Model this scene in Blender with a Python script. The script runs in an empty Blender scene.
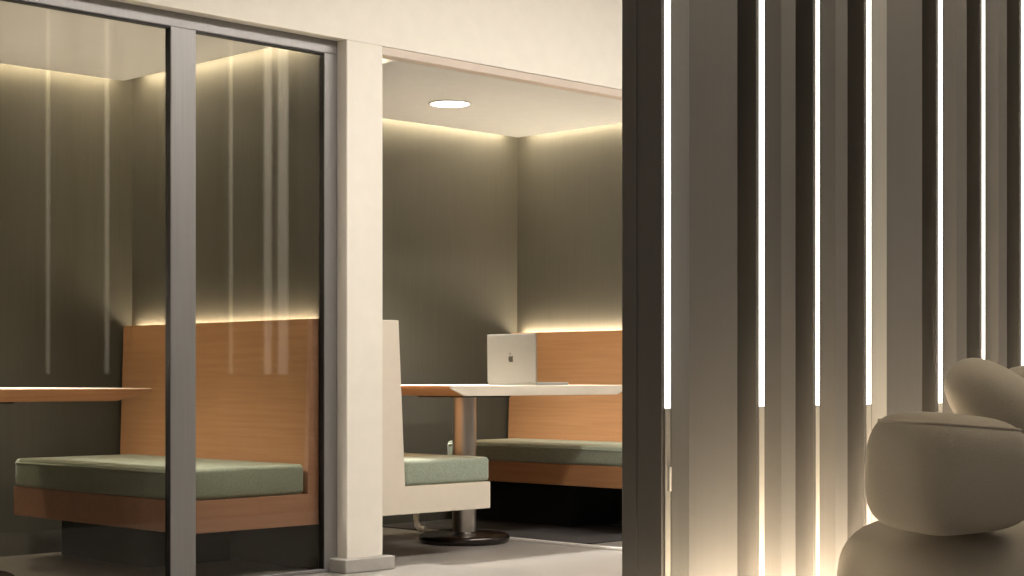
import bpy, bmesh, math, random
from mathutils import Vector, Matrix
random.seed(4)
S = bpy.context.scene
COL = S.collection
PI = math.pi

# ------------------------------------------------------------------ materials
def srgb(r, g, b):
    f = lambda c: (c/255/12.92) if c/255 <= .04045 else ((c/255+.055)/1.055)**2.4
    return (f(r), f(g), f(b), 1)

def new_mat(name):
    m = bpy.data.materials.new(name); m.use_nodes = True
    nt = m.node_tree
    return m, nt, nt.nodes['Principled BSDF']

def mat(name, col, rough=.6, metal=0., scale=(1, 1, 1), nscale=20., var=.12, bump=.0, detail=4., coat=0., spec=.5, aniso=0.):
    """principled surface with procedural noise in colour, roughness and bump (object coordinates)"""
    m, nt, b = new_mat(name)
    N, L = nt.nodes, nt.links
    tc = N.new('ShaderNodeTexCoord'); mp = N.new('ShaderNodeMapping'); mp.inputs['Scale'].default_value = scale
    L.new(tc.outputs['Object'], mp.inputs['Vector'])
    nz = N.new('ShaderNodeTexNoise'); nz.inputs['Scale'].default_value = nscale; nz.inputs['Detail'].default_value = detail
    L.new(mp.outputs['Vector'], nz.inputs['Vector'])
    rp = N.new('ShaderNodeValToRGB')
    rp.color_ramp.elements[0].position = .3; rp.color_ramp.elements[1].position = .7
    rp.color_ramp.elements[0].color = (col[0]*(1-var), col[1]*(1-var), col[2]*(1-var), 1)
    rp.color_ramp.elements[1].color = (min(1, col[0]*(1+var)), min(1, col[1]*(1+var)), min(1, col[2]*(1+var)), 1)
    L.new(nz.outputs['Fac'], rp.inputs['Fac']); L.new(rp.outputs['Color'], b.inputs['Base Color'])
    b.inputs['Roughness'].default_value = rough; b.inputs['Metallic'].default_value = metal
    b.inputs['Specular IOR Level'].default_value = spec
    b.inputs['Coat Weight'].default_value = coat
    if bump:
        bp = N.new('ShaderNodeBump'); bp.inputs['Strength'].default_value = bump; bp.inputs['Distance'].default_value = .004
        L.new(nz.outputs['Fac'], bp.inputs['Height']); L.new(bp.outputs['Normal'], b.inputs['Normal'])
    return m

def emit(name, col, strength):
    m, nt, b = new_mat(name)
    b.inputs['Base Color'].default_value = (*col[:3], 1)
    b.inputs['Emission Color'].default_value = (*col[:3], 1)
    b.inputs['Emission Strength'].default_value = strength
    return m

def wood(name, c1, c2, axis='Y', rough=.45):
    m, nt, b = new_mat(name)
    N, L = nt.nodes, nt.links
    tc = N.new('ShaderNodeTexCoord'); mp = N.new('ShaderNodeMapping')
    mp.inputs['Scale'].default_value = {'X': (1.2, 30, 40), 'Y': (30, 1.2, 40), 'Z': (30, 30, 1.2)}[axis]
    L.new(tc.outputs['Object'], mp.inputs['Vector'])
    n1 = N.new('ShaderNodeTexNoise'); n1.inputs['Scale'].default_value = 1.6; n1.inputs['Detail'].default_value = 6; n1.inputs['Distortion'].default_value = .6
    L.new(mp.outputs['Vector'], n1.inputs['Vector'])
    rp = N.new('ShaderNodeValToRGB'); e = rp.color_ramp.elements
    e[0].position, e[0].color = .28, c1; e[1].position, e[1].color = .72, c2
    L.new(n1.outputs['Fac'], rp.inputs['Fac']); L.new(rp.outputs['Color'], b.inputs['Base Color'])
    b.inputs['Roughness'].default_value = rough
    bp = N.new('ShaderNodeBump'); bp.inputs['Strength'].default_value = .06; bp.inputs['Distance'].default_value = .002
    L.new(n1.outputs['Fac'], bp.inputs['Height']); L.new(bp.outputs['Normal'], b.inputs['Normal'])
    return m

def glass_mat(name, tint):
    m = bpy.data.materials.new(name); m.use_nodes = True
    nt = m.node_tree; N, L = nt.nodes, nt.links
    N.remove(N['Principled BSDF']); out = N['Material Output']
    tr = N.new('ShaderNodeBsdfTransparent'); tr.inputs['Color'].default_value = (*tint, 1)
    gl = N.new('ShaderNodeBsdfGlossy'); gl.inputs['Roughness'].default_value = .015; gl.inputs['Color'].default_value = (1, 1, 1, 1)
    lw = N.new('ShaderNodeLayerWeight'); lw.inputs['Blend'].default_value = .5
    pw = N.new('ShaderNodeMath'); pw.operation = 'POWER'; pw.inputs[1].default_value = 5
    L.new(lw.outputs['Facing'], pw.inputs[0])
    ma = N.new('ShaderNodeMath'); ma.operation = 'MULTIPLY_ADD'; ma.inputs[1].default_value = .94; ma.inputs[2].default_value = .022
    L.new(pw.outputs[0], ma.inputs[0])
    mx = N.new('ShaderNodeMixShader'); L.new(ma.outputs[0], mx.inputs[0]); L.new(tr.outputs[0], mx.inputs[1]); L.new(gl.outputs[0], mx.inputs[2])
    L.new(mx.outputs[0], out.inputs['Surface'])
    return m

M = {}
M['cream'] = mat('cream_plaster', (.80, .745, .655), .75, nscale=14, var=.02, bump=.03)
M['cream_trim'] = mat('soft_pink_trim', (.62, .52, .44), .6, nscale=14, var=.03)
M['plinth_stone'] = mat('pale_stone', (.40, .375, .34), .6, nscale=25, var=.06, bump=.03)
M['ceiling'] = mat('warm_white_ceiling', (.68, .68, .67), .8, nscale=12, var=.02)
M['olive'] = mat('olive_wall_fabric', (.043, .038, .025), .72, scale=(60, 60, 1.0), nscale=2.4, var=.10, bump=.10)
M['floor'] = mat('polished_grey_floor', (.33, .305, .275), .30, nscale=3.0, var=.06, detail=8)
M['floor_dark'] = mat('dark_floor_patch', (.050, .045, .044), .95, nscale=160, var=.3, bump=.3)
M['frame'] = mat('bronze_grey_frame', (.26, .247, .24), .42, metal=.5, scale=(40, 40, 1), nscale=3, var=.05)
M['gasket'] = mat('black_gasket', (.012, .010, .009), .6, nscale=30, var=.1)
M['screen'] = mat('brushed_bronze_metal', (.098, .090, .082), .5, metal=.3, scale=(60, 60, .5), nscale=1.5, var=.03, bump=.0)
M['chrome'] = mat('polished_steel', (.62, .60, .57), .16, metal=1., scale=(30, 30, 1), nscale=4, var=.03)
M['satin'] = mat('satin_steel', (.58, .53, .47), .36, metal=1., scale=(30, 30, 1), nscale=4, var=.03)
M['trim_metal'] = mat('pale_trim_metal', (.36, .34, .31), .5, metal=.2, scale=(30, 30, 1), nscale=4, var=.03)
M['bevel'] = mat('satin_bronze', (.30, .285, .265), .45, metal=.4, scale=(30, 30, 1), nscale=4, var=.03)
M['dark_metal'] = mat('dark_bronze', (.075, .063, .056), .25, metal=.9, nscale=20, var=.06)
M['wood'] = wood('orange_oak_veneer', (.37, .18, .079, 1), (.45, .232, .108, 1), 'Y')
M['wood_x'] = wood('orange_oak_veneer_cross', (.40, .175, .068, 1), (.50, .245, .10, 1), 'X')
M['wood_rose'] = wood('rose_oak_veneer', (.40, .205, .125, 1), (.47, .255, .165, 1), 'X')
M['panel_cream'] = mat('cream_laminate', (.66, .585, .48), .5, nscale=20, var=.02)
M['sage'] = mat('sage_wool', (.265, .295, .23), .92, nscale=140, var=.16, bump=.25)
b_ = M['sage'].node_tree.nodes['Principled BSDF']; b_.inputs['Sheen Weight'].default_value = 1.; b_.inputs['Sheen Roughness'].default_value = .35; b_.inputs['Sheen Tint'].default_value = (.93, 1, .80, 1)
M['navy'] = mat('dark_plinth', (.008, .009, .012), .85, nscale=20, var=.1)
M['alu'] = mat('silver_aluminium', (.225, .22, .20), .42, metal=.25, nscale=40, var=.02)
M['key'] = mat('black_key', (.015, .015, .015), .5, nscale=40, var=.1)
M['screen_glass'] = mat('dark_screen', (.01, .01, .012), .12, nscale=40, var=.1)
M['emblem'] = mat('dark_emblem', (.02, .018, .015), .35, nscale=40, var=.1)
M['duct'] = mat('white_plastic', (.78, .75, .70), .45, nscale=30, var=.03)
M['boucle'] = mat('greige_upholstery', (.36, .32, .26), .95, nscale=320, var=.06, bump=.18, detail=3)
M['glass'] = glass_mat('tinted_glass', (.86, .85, .82))
WARM = (1., .86, .62); WARM2 = (1., .945, .875); WHITE = (1., .93, .82)
M['cove'] = emit('cove_light', WARM, 76)
M['back_led'] = emit('bench_light', (1., .85, .63), 90.0)
M['led'] = emit('line_light', (1., .955, .87), 2.6)
M['led_rear'] = emit('reflection_line_light', (1., .93, .80), 1.0)
M['down'] = emit('downlight_lens', (1., .92, .80), 22.)
M['corridor'] = emit('corridor_light', WARM2, 42.)
M['uplight'] = emit('floor_uplight', (1., .83, .60), 480.)
M['gap_up'] = emit('gap_uplight', (1., .83, .60), 350.)
M['lobby'] = emit('lobby_light', WHITE, 9.5)

# ------------------------------------------------------------------ mesh helpers
class MB:
    def __init__(s): s.bm = bmesh.new()
    def box(s, x0, x1, y0, y1, z0, z1, bev=0., seg=2):
        r = bmesh.ops.create_cube(s.bm, size=1)
        vs = r['verts']
        for v in vs:
            v.co = Vector(((x0+x1)/2+v.co.x*(x1-x0), (y0+y1)/2+v.co.y*(y1-y0), (z0+z1)/2+v.co.z*(z1-z0)))
        if bev:
            es = list({e for v in vs for e in v.link_edges})
            bmesh.ops.bevel(s.bm, geom=es, offset=bev, segments=seg, affect='EDGES', profile=.5)
        return s
    def prism(s, pts, a0, a1, axis='Z', bev=0., seg=2):
        """polygon pts extruded along axis from a0 to a1; pts are (x,y) for Z, (x,z) for Y, (y,z) for X"""
        def mk(p, a):
            return {'Z': (p[0], p[1], a), 'Y': (p[0], a, p[1]), 'X': (a, p[0], p[1])}[axis]
        lo = [s.bm.verts.new(mk(p, a0)) for p in pts]; hi = [s.bm.verts.new(mk(p, a1)) for p in pts]
        n = len(pts); fs = [s.bm.faces.new(lo), s.bm.faces.new(hi)]
        for i in range(n): fs.append(s.bm.faces.new((lo[i], lo[(i+1) % n], hi[(i+1) % n], hi[i])))
        bmesh.ops.recalc_face_normals(s.bm, faces=fs)
        if bev:
            es = list({e for f in fs for e in f.edges})
            bmesh.ops.bevel(s.bm, geom=es, offset=bev, segments=seg, affect='EDGES', profile=.5)
        return s
    def lathe(s, prof, cx, cy, n=48):
        rings = []
        for r, z in prof:
            rings.append([s.bm.verts.new((cx+r*math.cos(2*PI*i/n), cy+r*math.sin(2*PI*i/n), z)) for i in range(n)])
        fs = []
        for a, b in zip(rings, rings[1:]):
            for i in range(n): fs.append(s.bm.faces.new((a[i], a[(i+1) % n], b[(i+1) % n], b[i])))
        fs.append(s.bm.faces.new(rings[0])); fs.append(s.bm.faces.new(rings[-1]))
        bmesh.ops.recalc_face_normals(s.bm, faces=fs)
        return s
    def tube(s, path, r, n=12):
        rings = []
        P = [Vector(p) for p in path]
        for i, p in enumerate(P):
            t = (P[min(i+1, len(P)-1)]-P[max(i-1, 0)]).normalized()
            u = t.cross(Vector((0.3, 0.2, 1))).normalized(); w = t.cross(u).normalized()
            rings.append([s.bm.verts.new(p+r*(math.cos(2*PI*k/n)*u+math.sin(2*PI*k/n)*w)) for k in range(n)])
        fs = []
        for a, b in zip(rings, rings[1:]):
            for k in range(n): fs.append(s.bm.faces.new((a[k], a[(k+1) % n], b[(k+1) % n], b[k])))
        fs += [s.bm.faces.new(rings[0]), s.bm.faces.new(rings[-1])]
        bmesh.ops.recalc_face_normals(s.bm, faces=fs)
        return s
    def soft(s, c, half, e=(3., 3., 3.), rot=None, n=40, m=28, bulge=0., fn=None):
        """puffy rounded block: |x|^e + |y|^e + |z|^e = 1, optional deformation fn(unit vector)->unit vector"""
        R = rot or Matrix.Identity(3)
        vs = []
        top = None
        def pt(th, ph):
            d = Vector((math.cos(th)*math.cos(ph), math.sin(th)*math.cos(ph), math.sin(ph)))
            k = (abs(d.x)**e[0]+abs(d.y)**e[1]+abs(d.z)**e[2])
            lo, hi = .3, 3.
            for _ in range(40):
                mid = (lo+hi)/2
                if abs(d.x*mid)**e[0]+abs(d.y*mid)**e[1]+abs(d.z*mid)**e[2] > 1: hi = mid
                else: lo = mid
            q = d*lo
            if fn: q = fn(q)
            return Vector(c)+R @ Vector((q.x*half[0], q.y*half[1], q.z*half[2]))
        rings = [[s.bm.verts.new(pt(2*PI*i/n, -PI/2+PI*j/m)) for i in range(n)] for j in range(1, m)]
        b = s.bm.verts.new(pt(0, -PI/2)); t = s.bm.verts.new(pt(0, PI/2))
        fs = []
        for a, q in zip(rings, rings[1:]):
            for i in range(n): fs.append(s.bm.faces.new((a[i], a[(i+1) % n], q[(i+1) % n], q[i])))
        for i in range(n):
            fs.append(s.bm.faces.new((b, rings[0][(i+1) % n], rings[0][i])))
            fs.append(s.bm.faces.new((t, rings[-1][i], rings[-1][(i+1) % n])))
        bmesh.ops.recalc_face_normals(s.bm, faces=fs)
        return s
    def build(s, name, m, parent=None, smooth=False, loc=None):
        me = bpy.data.meshes.new(name); s.bm.to_mesh(me); s.bm.free()
        o = bpy.data.objects.new(name, me); COL.objects.link(o)
        me.materials.append(m)
        if smooth:
            for p in me.polygons: p.use_smooth = True
        if parent is not None:
            o.parent = parent
            o.matrix_parent_inverse = Matrix.Translation(parent.location).inverted()
        return o

def sharp(o, deg=35):
    me = o.data
    for p in me.polygons: p.use_smooth = True
    try: me.set_sharp_from_angle(angle=math.radians(deg))
    except Exception: pass
    return o

def thing(name, label, cat, loc=(0, 0, 0), group=None):
    o = bpy.data.objects.new(name, None); COL.objects.link(o)
    o.location = loc; o.empty_display_size = .1
    o['label'] = label; o['category'] = cat
    if group: o['group'] = group
    return o

def struct(name, mb, m, parent=None):
    o = mb.build(name, m, parent)
    if parent is None: o['kind'] = 'structure'
    return o

# ------------------------------------------------------------------ key positions (metres; X along the booth front, Y into the booths)
YC = 5.37                     # plane of the column and of the wall above the booths
YG = 5.43                     # front of the glazing frame
YB = 6.925                    # rear wall of the booths
ZC = 2.153                    # booth ceilings
X0 = [2.096, 4.640]           # left walls of the two booths
X1 = [4.366, 6.957]           # right walls
HALL = 3.0

# ------------------------------------------------------------------ setting
struct('floor', MB().box(-4, 10, -4, 8, -.12, 0), M['floor'])
c = MB().box(-4, 10, -4, YC+.10, HALL, HALL+.12)
struct('ceiling', c, M['ceiling'])
struct('wall_front', MB().box(-4, 10, YC, YC+.06, 2.19, HALL), M['cream'])
struct('wall_back', MB().box(-4, 10, YB, YB+.12, 0, 2.6), M['olive'])
# partition between the two booths and the outer booth walls
struct('wall_middle', MB().box(X1[0], X0[1], 5.50, YB, 0, 2.6), M['olive'])
struct('wall_left', MB().box(1.72, X0[0], 5.50, YB, 0, 2.6), M['olive'])
struct('wall_right', MB().box(X1[1], 7.2, 5.44, YB, 0, 2.6), M['olive'])
struct('wall_front_right', MB().box(X1[1]+.03, 10, YC, 5.44, 0, 2.19), M['cream'])
struct('wall_front_left', MB().box(-4, 2.04, YC, 5.44, 0, 2.19), M['cream'])
# cover above the booths, closing the coves
struct('ceiling_cover', MB().box(1.72, 7.2, YC+.06, YB+.12, 2.34, 2.40), M['ceiling'])

for k in range(2):
    a, b = X0[k], X1[k]
    gx = [.20, .235][k]; g = gx
    pan = struct('ceiling_booth' if k == 0 else 'ceiling_alcove', MB().box(a+.09, b-g, 5.432 if k else 5.50, 6.681, ZC, ZC+.028, .002, 1), M['ceiling'])
    # light strips lying in the slot between ceiling panel and wall
    MB().box(a+.10, b-.10, YB-.055, YB-.030, 2.215, 2.225).build('light_strip', M['cove'], pan)
    MB().box(b-.055, b-.030, 5.56, YB-.10, 2.215, 2.225).build('light_strip', M['cove'], pan)
    MB().box(a+.030, a+.055, 5.56, YB-.10, 2.215, 2.225).build('light_strip', M['cove'], pan)
# edge trim under the upper wall at the open booth
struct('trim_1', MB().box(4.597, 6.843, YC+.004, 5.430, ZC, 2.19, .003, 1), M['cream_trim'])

# column between glazing and open booth
struct('trim_2', MB().box(4.403, 4.597, YC, 5.50, 0, 2.19, .003, 1), M['cream'])
struct('baseboard_column', MB().box(4.360, 4.625, 5.325, 5.505, 0, .056, .004, 2), M['plinth_stone'])

# dark patch on the floor under the far bench, white strip along its edge
struct('trim_3', MB().box(5.866, 6.80, 5.45, YB, 0, .006, .002, 1), M['floor_dark'])

# ------------------------------------------------------------------ glazed partition
gp = thing('glass_partition', 'tall glass partition with grey metal frame in front of left booth', 'partition', (3.22, YG, 0))
fr = M['frame']
MB().box(2.045, 4.402, YG, 5.468, 2.134, 2.212, .002, 1).build('top_rail', fr, gp)
MB().box(2.045, 4.402, YG, 5.468, 0, .014, .002, 1).build('bottom_rail', fr, gp)
for a, b, nm in ((2.045, 2.12, 'jamb'), (3.593, 3.706, 'mullion'), (4.334, 4.402, 'jamb')):
    j = MB().box(a, b, YG, 5.468, .014, 2.134, .0015, 1).build(nm, fr, gp)
    for xx in ((a-.0015, a) if a > 2.1 else None, (b, b+.0015) if b < 4.3 else None):
        if xx: MB().box(xx[0], xx[1], YG+.004, 5.466, .014, 2.134).build('gasket', M['gasket'], j)
for a, b in ((2.1215, 3.5915), (3.7075, 4.3325)):
    MB().box(a, b, 5.447, 5.455, .014, 2.134).build('glass_pane', M['glass'], gp)
    MB().box(a, b, YG+.006, 5.466, 2.128, 2.134).build('gasket', M['gasket'], gp)

# ------------------------------------------------------------------ benches
def bench(name, label, face, xw, xs, xb_top, xb_seat, y0, y1, zbase, zseat_base, zseat, ztop, endmat, led=True, drop=0., apron=None, led_far=None):
    """face=-1 looks towards -X (stands against a right wall), +1 looks towards +X"""
    s = face
    t = thing(name, label, 'bench', ((xw+xs)/2, (y0+y1)/2, 0), 'upholstered booth benches')
    apron = apron or M['wood']
    lo, hi = sorted((xs - s*.006, xw - (-s)*.0)) if False else sorted((xs, xw))
    ep = .028                                           # end panel thickness
    # seat base
    x_in = xs - s*.004
    l, h = sorted((x_in, xw + s*.004))
    MB().box(l, h, y0+ep, y1, zbase, zseat_base, .003, 1).build('seat_base', apron, t)
    # recessed plinth
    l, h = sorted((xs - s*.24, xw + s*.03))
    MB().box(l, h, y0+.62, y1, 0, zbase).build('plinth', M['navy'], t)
    # backrest: slab leaning back, foot on the seat base
    th = .030
    pts = [(xb_seat, zseat_base), (xb_top, ztop), (xb_top - s*th, ztop), (xb_seat - s*th, zseat_base)]
    MB().prism(pts, y0+ep, YB-.02, 'Y', .002, 1).build('backrest', M['wood'], t)
    # L shaped end panel
    xo = xw + s*.004
    L_ = [(xs, zbase), (xs, zseat_base), (xb_seat + s*.004, zseat_base), (xb_top + s*.004, ztop), (xo, ztop), (xo, zbase)]
    if s > 0: L_ = L_[::-1]
    MB().prism(L_, y0, y0+ep, 'Y', .003, 2).build('end_panel', endmat, t)
    # cushion
    l, h = sorted((xs + s*.004, xb_seat + s*.012))
    cu = MB().box(l, h, y0+.006, y1-.02, zseat_base+.001, zseat, .020, 4).build('cushion', M['sage'], t)
    sharp(cu, 60)
    zz = zseat-.018
    sg = MB(); pth = [(l-.001, y0+.02, zz), (l-.001, y1-.04, zz)] if s < 0 else [(h+.001, y0+.02, zz), (h+.001, y1-.04, zz)]
    sg.tube(pth, .004, 8); sg.build('piping', M['sage'], cu, True)
    # light strip behind the top of the backrest
    if led:
        l, h = sorted((xb_top - s*(th+.002), xw + s*.008))
        MB().box(l, h, y0+.05, YB-.045, ztop-.014-drop, ztop-.008-drop).build('light_strip', M['back_led'], t)
    return t

bench('booth_bench', 'green cushioned bench with orange wood back behind the glass partition', -1, X1[0], 3.680, 4.306, 4.283, 5.472, 6.80, .195, .322, .446, 1.043, M['wood_rose'], apron=M['wood_rose'])
bench('booth_bench', 'green cushioned bench with orange wood back behind the laptop table', -1, X1[1], 6.300, 6.885, 6.855, 5.500, 6.84, .245, .355, .453, 1.058, M['wood_rose'])
bench('booth_bench', 'short green cushioned bench with cream L shaped end panel beside the column', 1, X0[1], 5.372, 4.812, 4.850, 5.520, YB-.004, .203, .325, .438, 1.049, M['panel_cream'], led=False)

# ------------------------------------------------------------------ tables
def table(label, xa, xb, ya, yb, ztop, px, py, inset, edge=None):
    t = thing('pedestal_table', label, 'table', (px, py, 0), 'booth tables')
    th = .046
    # slab with its short ends cut back underneath
    pts = [(xa, ztop-.012), (xa, ztop), (xb, ztop), (xb, ztop-.012), (xb-inset, ztop-th), (xa+inset, ztop-th)]
    MB().prism(pts, ya+(.012 if edge else 0), yb, 'Y', .0015, 1).build('tabletop', M['wood_x'], t)
    if edge: MB().prism(pts, ya, ya+.012, 'Y', .0015, 1).build('edge_band', edge, t)
    MB().box(xa+.003, xb-.003, ya+.003, yb-.003, ztop+.0002, ztop+.0018).build('bounce_sheet', M['panel_cream'], t)  # pale sheet added to bounce neutral light up to the ceiling
    po = MB().lathe([(.058, .045), (.058, ztop-th-.008)], px, py).build('pole', M['satin'], t); sharp(po)
    MB().box(px-.16, px+.16, py-.16, py+.16, ztop-th-.010, ztop-th-.0005, .002, 1).build('mounting_plate', M['dark_metal'], t)
    d = MB().lathe([(.208, .0), (.218, .008), (.221, .024), (.216, .036), (.204, .043), (.12, .047), (.070, .048), (.064, .053)], px, py, 64).build('base_plate', M['dark_metal'], t)
    sharp(d, 40)
    return t
table('table with pale front edge and steel pedestal, laptop on top', 5.150, 6.36, 5.545, 6.62, .762, 5.618, 5.955, .085, M['panel_cream'])
table('orange wood table behind left glass pane, cropped by left edge', 2.46, 3.622, 5.60, 6.62, .757, 3.04, 6.06, .16)

# ------------------------------------------------------------------ laptop
lt = thing('laptop', 'open silver laptop seen from behind standing on pale edged table', 'laptop', (5.86, 5.727, .764))
zt = .7640
lb = MB().box(5.748, 5.972, 5.562, 5.894, zt, zt+.014, .004, 2).build('base', M['alu'], lt)
kb = MB()
for r_ in range(5):
    for q in range(13):
        x = 5.775+r_*.021; y = 5.588+q*.0217
        kb.box(x, x+.017, y, y+.0175, zt+.0135, zt+.0155)
kb.build('keyboard', M['key'], lb)
MB().box(5.890, 5.955, 5.675, 5.780, zt+.0138, zt+.0146).build('touchpad', M['alu'], lb)
# lid: built upright at the hinge, leaning a little towards -X
lean = math.radians(.6)
R = Matrix.Rotation(-lean, 4, 'Y')
piv = Matrix.Translation((5.748, 0, zt+.014))
def lidbox(x0, x1, y0, y1, z0, z1, bev=0):
    m = MB().box(x0, x1, y0, y1, z0, z1, bev, 2)
    m.bm.transform(piv @ R); return m
lid = lidbox(-.004, .004, 5.562, 5.894, .000, .232, .003).build('screen_lid', M['alu'], lt)
lidbox(.0040, .0048, 5.572, 5.884, .012, .218).build('display', M['screen_glass'], lid)
em = MB()
N = 28; pts = []
for i in range(N):
    a = 2*PI*i/N
    r = .0165*(1+.10*math.cos(2*a)-.06*math.cos(4*a))
    y, z = r*math.cos(a), r*1.05*math.sin(a)
    if math.cos(a) < -.82: y += .006                      # bite on one side
    if abs(math.cos(a)) < .25 and math.sin(a) > 0: z -= .003
    pts.append((5.728+y, .112+z))
em.prism(pts, -.0052, -.0042, 'X')
em.prism([(5.728, .132), (5.734, .134), (5.738, .142), (5.731, .140)], -.0052, -.0042, 'X')
em.bm.transform(piv @ R)
em.build('emblem', M['emblem'], lid)
hg = MB().tube([(5.749, 5.60, zt+.012), (5.749, 5.86, zt+.012)], .0045, 10).build('hinge', M['alu'], lt, True)

for o_ in (lt,): o_.location.y += .018; o_.location.x -= .012

# ------------------------------------------------------------------ white strip on the floor
du = MB()
du.box(5.843, 5.863, 5.02, 6.55, 0, .014, .003, 2)
du.tube([(5.854, 6.50, .012), (5.854, 6.545, .014), (5.854, 6.565, .03), (5.854, 6.57, .06), (5.854, 6.572, .13)], .016, 12)
o = du.build('floor_strip', M['duct']); o['label'] = 'thin white strip along the floor past the table base'; o['category'] = 'cable duct'

# ------------------------------------------------------------------ downlights
def downlight(label, x, y):
    t = thing('downlight', label, 'ceiling light', (x, y, ZC), 'recessed round downlights')
    sharp(MB().lathe([(.098, ZC-.0005), (.107, ZC-.0035), (.104, ZC-.007), (.094, ZC-.007), (.094, ZC-.0005)], x, y).build('bezel', M['duct'], t))
    MB().lathe([(.0935, ZC-.001), (.0935, ZC-.0045)], x, y).build('lens', M['down'], t)
    ld = bpy.data.lights.new('downlight_beam', 'SPOT'); ld.energy = 430; ld.color = (1., .96, .90)
    ld.spot_size = math.radians(100); ld.spot_blend = .8; ld.shadow_soft_size = .08
    lo = bpy.data.objects.new('downlight_beam', ld); COL.objects.link(lo); lo.location = (x, y, ZC-.02)
    lo.parent = t; lo.matrix_parent_inverse = Matrix.Translation(t.location).inverted()
downlight('glowing round downlight in the ceiling above the laptop table', 5.639, 6.081)
downlight('round downlight in the ceiling behind left glass pane', 3.04, 6.081)

# ------------------------------------------------------------------ slatted metal screen with light lines
YF = 2.80
sc = thing('slatted_screen', 'floor to ceiling bronze slatted metal screen with vertical white light lines', 'screen', (5.0, YF+.07, 0))
MB().box(3.347, 7.75, 2.872, 2.888, 0, HALL-.002).build('core_panel', M['screen'], sc)
P = .936
def slat(x, led_w, w):
    """slat whose left front corner carries a light line; a shallow bevel beside the line"""
    a = x+led_w
    e = (x+w)*.9936
    pts = [(x, 2.8045), (a, 2.8045), (a, 2.803), (a+min(.046, .3*w), 2.779), (e-.004, 2.779), (e, 2.783), (e, 2.872), (x, 2.872)]
    s_ = MB().prism(pts, .0, HALL-.003, 'Z').build('slat', M['screen'], sc)
    MB().box(x+.013, a-.001, 2.802, 2.804, .72, HALL-.004).build('light_line', M['led'], s_)
    MB().box(x+.013, a-.001, 2.802, 2.804, .0, .718).build('edge_trim', M['trim_metal'], s_)
    if w > .25:                            # paler bevel beside the line
        q = min(.046, .3*w); n_ = Vector((-.46, -.89)).normalized()*.0012
        p0, p1 = Vector((a+.0015, 2.8025)), Vector((a+q, 2.779))
        MB().prism([tuple(p0), tuple(p1), tuple(p1+n_), tuple(p0+n_)], 0, HALL-.004, 'Z').build('bevel_strip', M['bevel'], s_)
    # small uplight in the gap to the left of the slat
    MB().box(x-.075, x-.012, 2.80, 2.862, .0005, .006).build('gap_uplight', M['gap_up'], s_)
    # rear rib
    pr = [(x, 2.888), (x+w, 2.888), (x+w, 2.938), (x+w-.006, 2.944), (x+.006, 2.944), (x, 2.938)]
    MB().prism(pr, 0, HALL-.003, 'Z').build('rear_rib', M['screen'], s_)
for k in range(5):
    x = 3.345+k*P
    slat(x, .036, .315)
    if k < 4 or True: slat(x+.405, .036, .178)
    slat(x+.675, .030, .167)
for xx, w in ((4.495, .018), (4.845, .022), (5.655, .018), (5.90, .05), (6.00, .07)):
    MB().box(xx, xx+w, 2.9455, 2.952, .82, HALL-.01).build('rear_reflection_line', M['led_rear'], sc)  # unseen glowing lines added to show as reflections in the glass
# small white plate on the first slat's edge
MB().box(3.371, 3.380, 2.7985, 2.802, .505, .568, .001, 2).build('edge_plate', M['duct'], sc)

# light channels recessed in the floor on both sides of the screen
fl = thing('floor_light_channel', 'floor light channel washing the slatted screen from below', 'floor light', (5.2, 2.70, 0))
MB().box(3.36, 7.6, 2.655, 2.745, .0005, .006, .001, 1).build('channel_frame', M['dark_metal'], fl)
MB().box(3.38, 7.58, 2.690, 2.740, .0065, .009).build('diffuser', M['uplight'], fl)
MB().box(3.36, 7.6, 2.652, 2.660, .006, .125, .002, 1).build('added_baffle', M['dark_metal'], fl)  # unseen lip added to keep the upward wash off the chair

# ------------------------------------------------------------------ lounge chair
ch = thing('lounge_chair', 'puffy greige lounge chair in front of slatted screen', 'armchair', (3.85, 1.86, 0))
def cam2w(px, d):                                         # metres right of the view axis and ahead of the viewpoint
    c_, s_ = math.cos(.7862), math.sin(.7862)
    return (d*c_+px*s_, d*s_-px*c_)
yaw0 = .7862-PI/2
Rz = lambda a: Matrix.Rotation(yaw0+math.radians(a), 3, 'Z')
# local frame of the chair: x to the right across the view, y away
def soft_pt(q, e):
    lo, hi = .2, 3.
    for _ in range(40):
        m_ = (lo+hi)/2
        if sum(abs(c*m_)**k for c, k in zip(q, e)) > 1: hi = m_
        else: lo = m_
    return Vector(q)*lo
def seam(c, half, e, rot, zl, fn=None, r=.0045, n=72):
    """piping that follows a soft block's surface at the level zl of its half height"""
    k = (1-zl**e[2])
    path = []
    for i in range(n+1):
        a_ = 2*PI*i/n
        d_ = Vector((math.cos(a_), math.sin(a_)))
        t_ = (k/(abs(d_.x)**e[0]+abs(d_.y)**e[1]))**(1/e[0])
        q = Vector((d_.x*t_, d_.y*t_, zl))
        if fn: q = fn(q)
        path.append(Vector(c)+rot @ Vector((q.x*half[0], q.y*half[1], q.z*half[2])))
    return MB().tube(path, r, 8)
x, y = cam2w(1.332, 4.02)
MB().soft((x, y, .235), (.485, .48, .235), (4.2, 4.2, 3.9), Rz(10), 80, 48).build('seat', M['boucle'], ch, True)
x, y = cam2w(.968, 3.74)
def arm_fn(q):
    up = max(0, q.z)
    return Vector((q.x*(1-.06*up), q.y*(1-.05*up), q.z*(1-.10*q.x*(1 if q.z > 0 else .9))))
AH, AE = (.138, .205, .130), (4.0, 4.0, 3.5)
arm = MB().soft((x, y, .590), AH, AE, Rz(14), 80, 48, fn=arm_fn).build('armrest', M['boucle'], ch, True)
seam((x, y, .590), AH, AE, Rz(14), .80, arm_fn).build('piping', M['boucle'], arm, True)
x, y = cam2w(1.53, 4.36)
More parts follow.
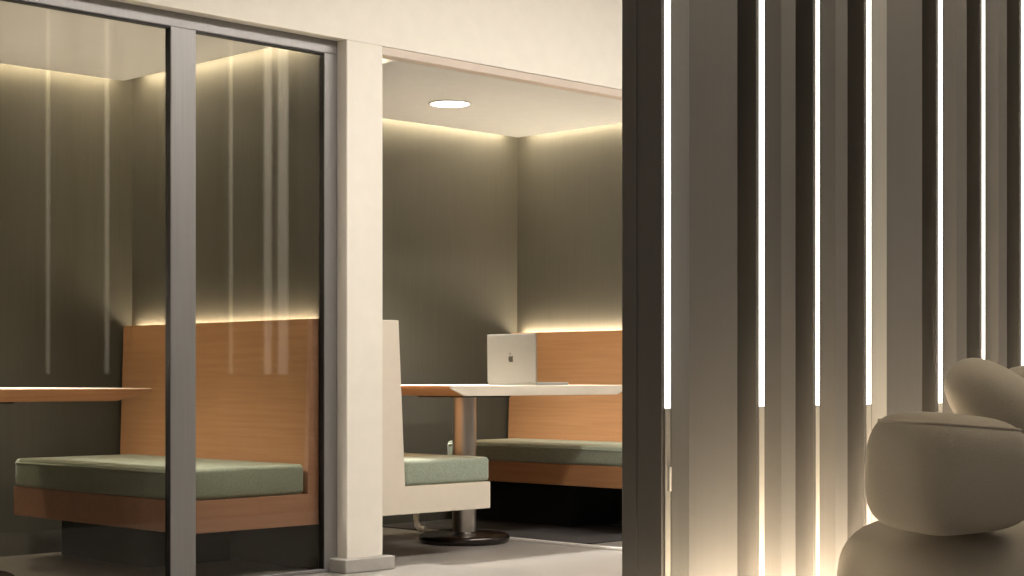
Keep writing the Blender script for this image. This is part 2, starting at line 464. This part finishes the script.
MB().soft((x, y, .62), (.345, .13, .218), (5.0, 2.6, 3.0), Rz(8), 72, 44).build('backrest', M['boucle'], ch, True)
x, y = cam2w(1.70, 3.85)
MB().soft((x, y, .590), AH, AE, Rz(20), 48, 32).build('armrest', M['boucle'], ch, True)
x, y = cam2w(1.232, 4.08)
cu = MB().soft((0, 0, 0), (.21, .17, .098), (3.0, 3.0, 2.4), None, 72, 44, fn=lambda q: Vector((q.x, q.y, q.z*(1+.12*q.x))))
cu.bm.transform(Matrix.Translation((x, y, .682)) @ Matrix.Rotation(yaw0, 4, 'Z') @ Matrix.Rotation(math.radians(40), 4, 'Y') @ Matrix.Rotation(math.radians(12), 4, 'X'))
cu.build('loose_pillow', M['boucle'], ch, True)  # loose pillow leaning on the seat, grouped into the chair

# ------------------------------------------------------------------ lamps of the hall
def ceiling_panel(label, x0, x1, y0, y1, m):
    t = thing('linear_ceiling_light', label, 'ceiling light', ((x0+x1)/2, (y0+y1)/2, HALL))
    MB().box(x0, x1, y0, y1, HALL-.012, HALL-.001, .002, 1).build('lamp_housing', M['frame'], t)
    MB().box(x0+.02, x1-.02, y0+.02, y1-.02, HALL-.016, HALL-.0125).build('diffuser', m, t)
ceiling_panel('linear ceiling light in the passage before the booths', 3.5, 7.4, 3.30, 3.62, M['corridor'])
ceiling_panel('linear ceiling light above the hall in front of screen', 4.4, 6.4, .9, 1.3, M['lobby'])

w = bpy.data.worlds.new('World'); S.world = w; w.use_nodes = True
bg = w.node_tree.nodes['Background']; bg.inputs['Color'].default_value = (1., .93, .85, 1); bg.inputs['Strength'].default_value = .36

# ------------------------------------------------------------------ camera
cd = bpy.data.cameras.new('camera'); co = bpy.data.objects.new('camera', cd); COL.objects.link(co)
co.location = (0, 0, .80); co.rotation_euler = (PI/2, 0, .7862-PI/2)
cd.sensor_width = 36; cd.lens = 1682.14*36/1024; cd.shift_y = (377.65-288)/1024; cd.clip_start = .05
S.camera = co
S.view_settings.view_transform = 'Standard'; S.view_settings.look = 'None'
S.view_settings.exposure = 0; S.view_settings.gamma = 1; S.view_settings.use_curve_mapping = False
S.cycles.use_denoising = True
S.cycles.max_bounces = 10; S.cycles.transparent_max_bounces = 12
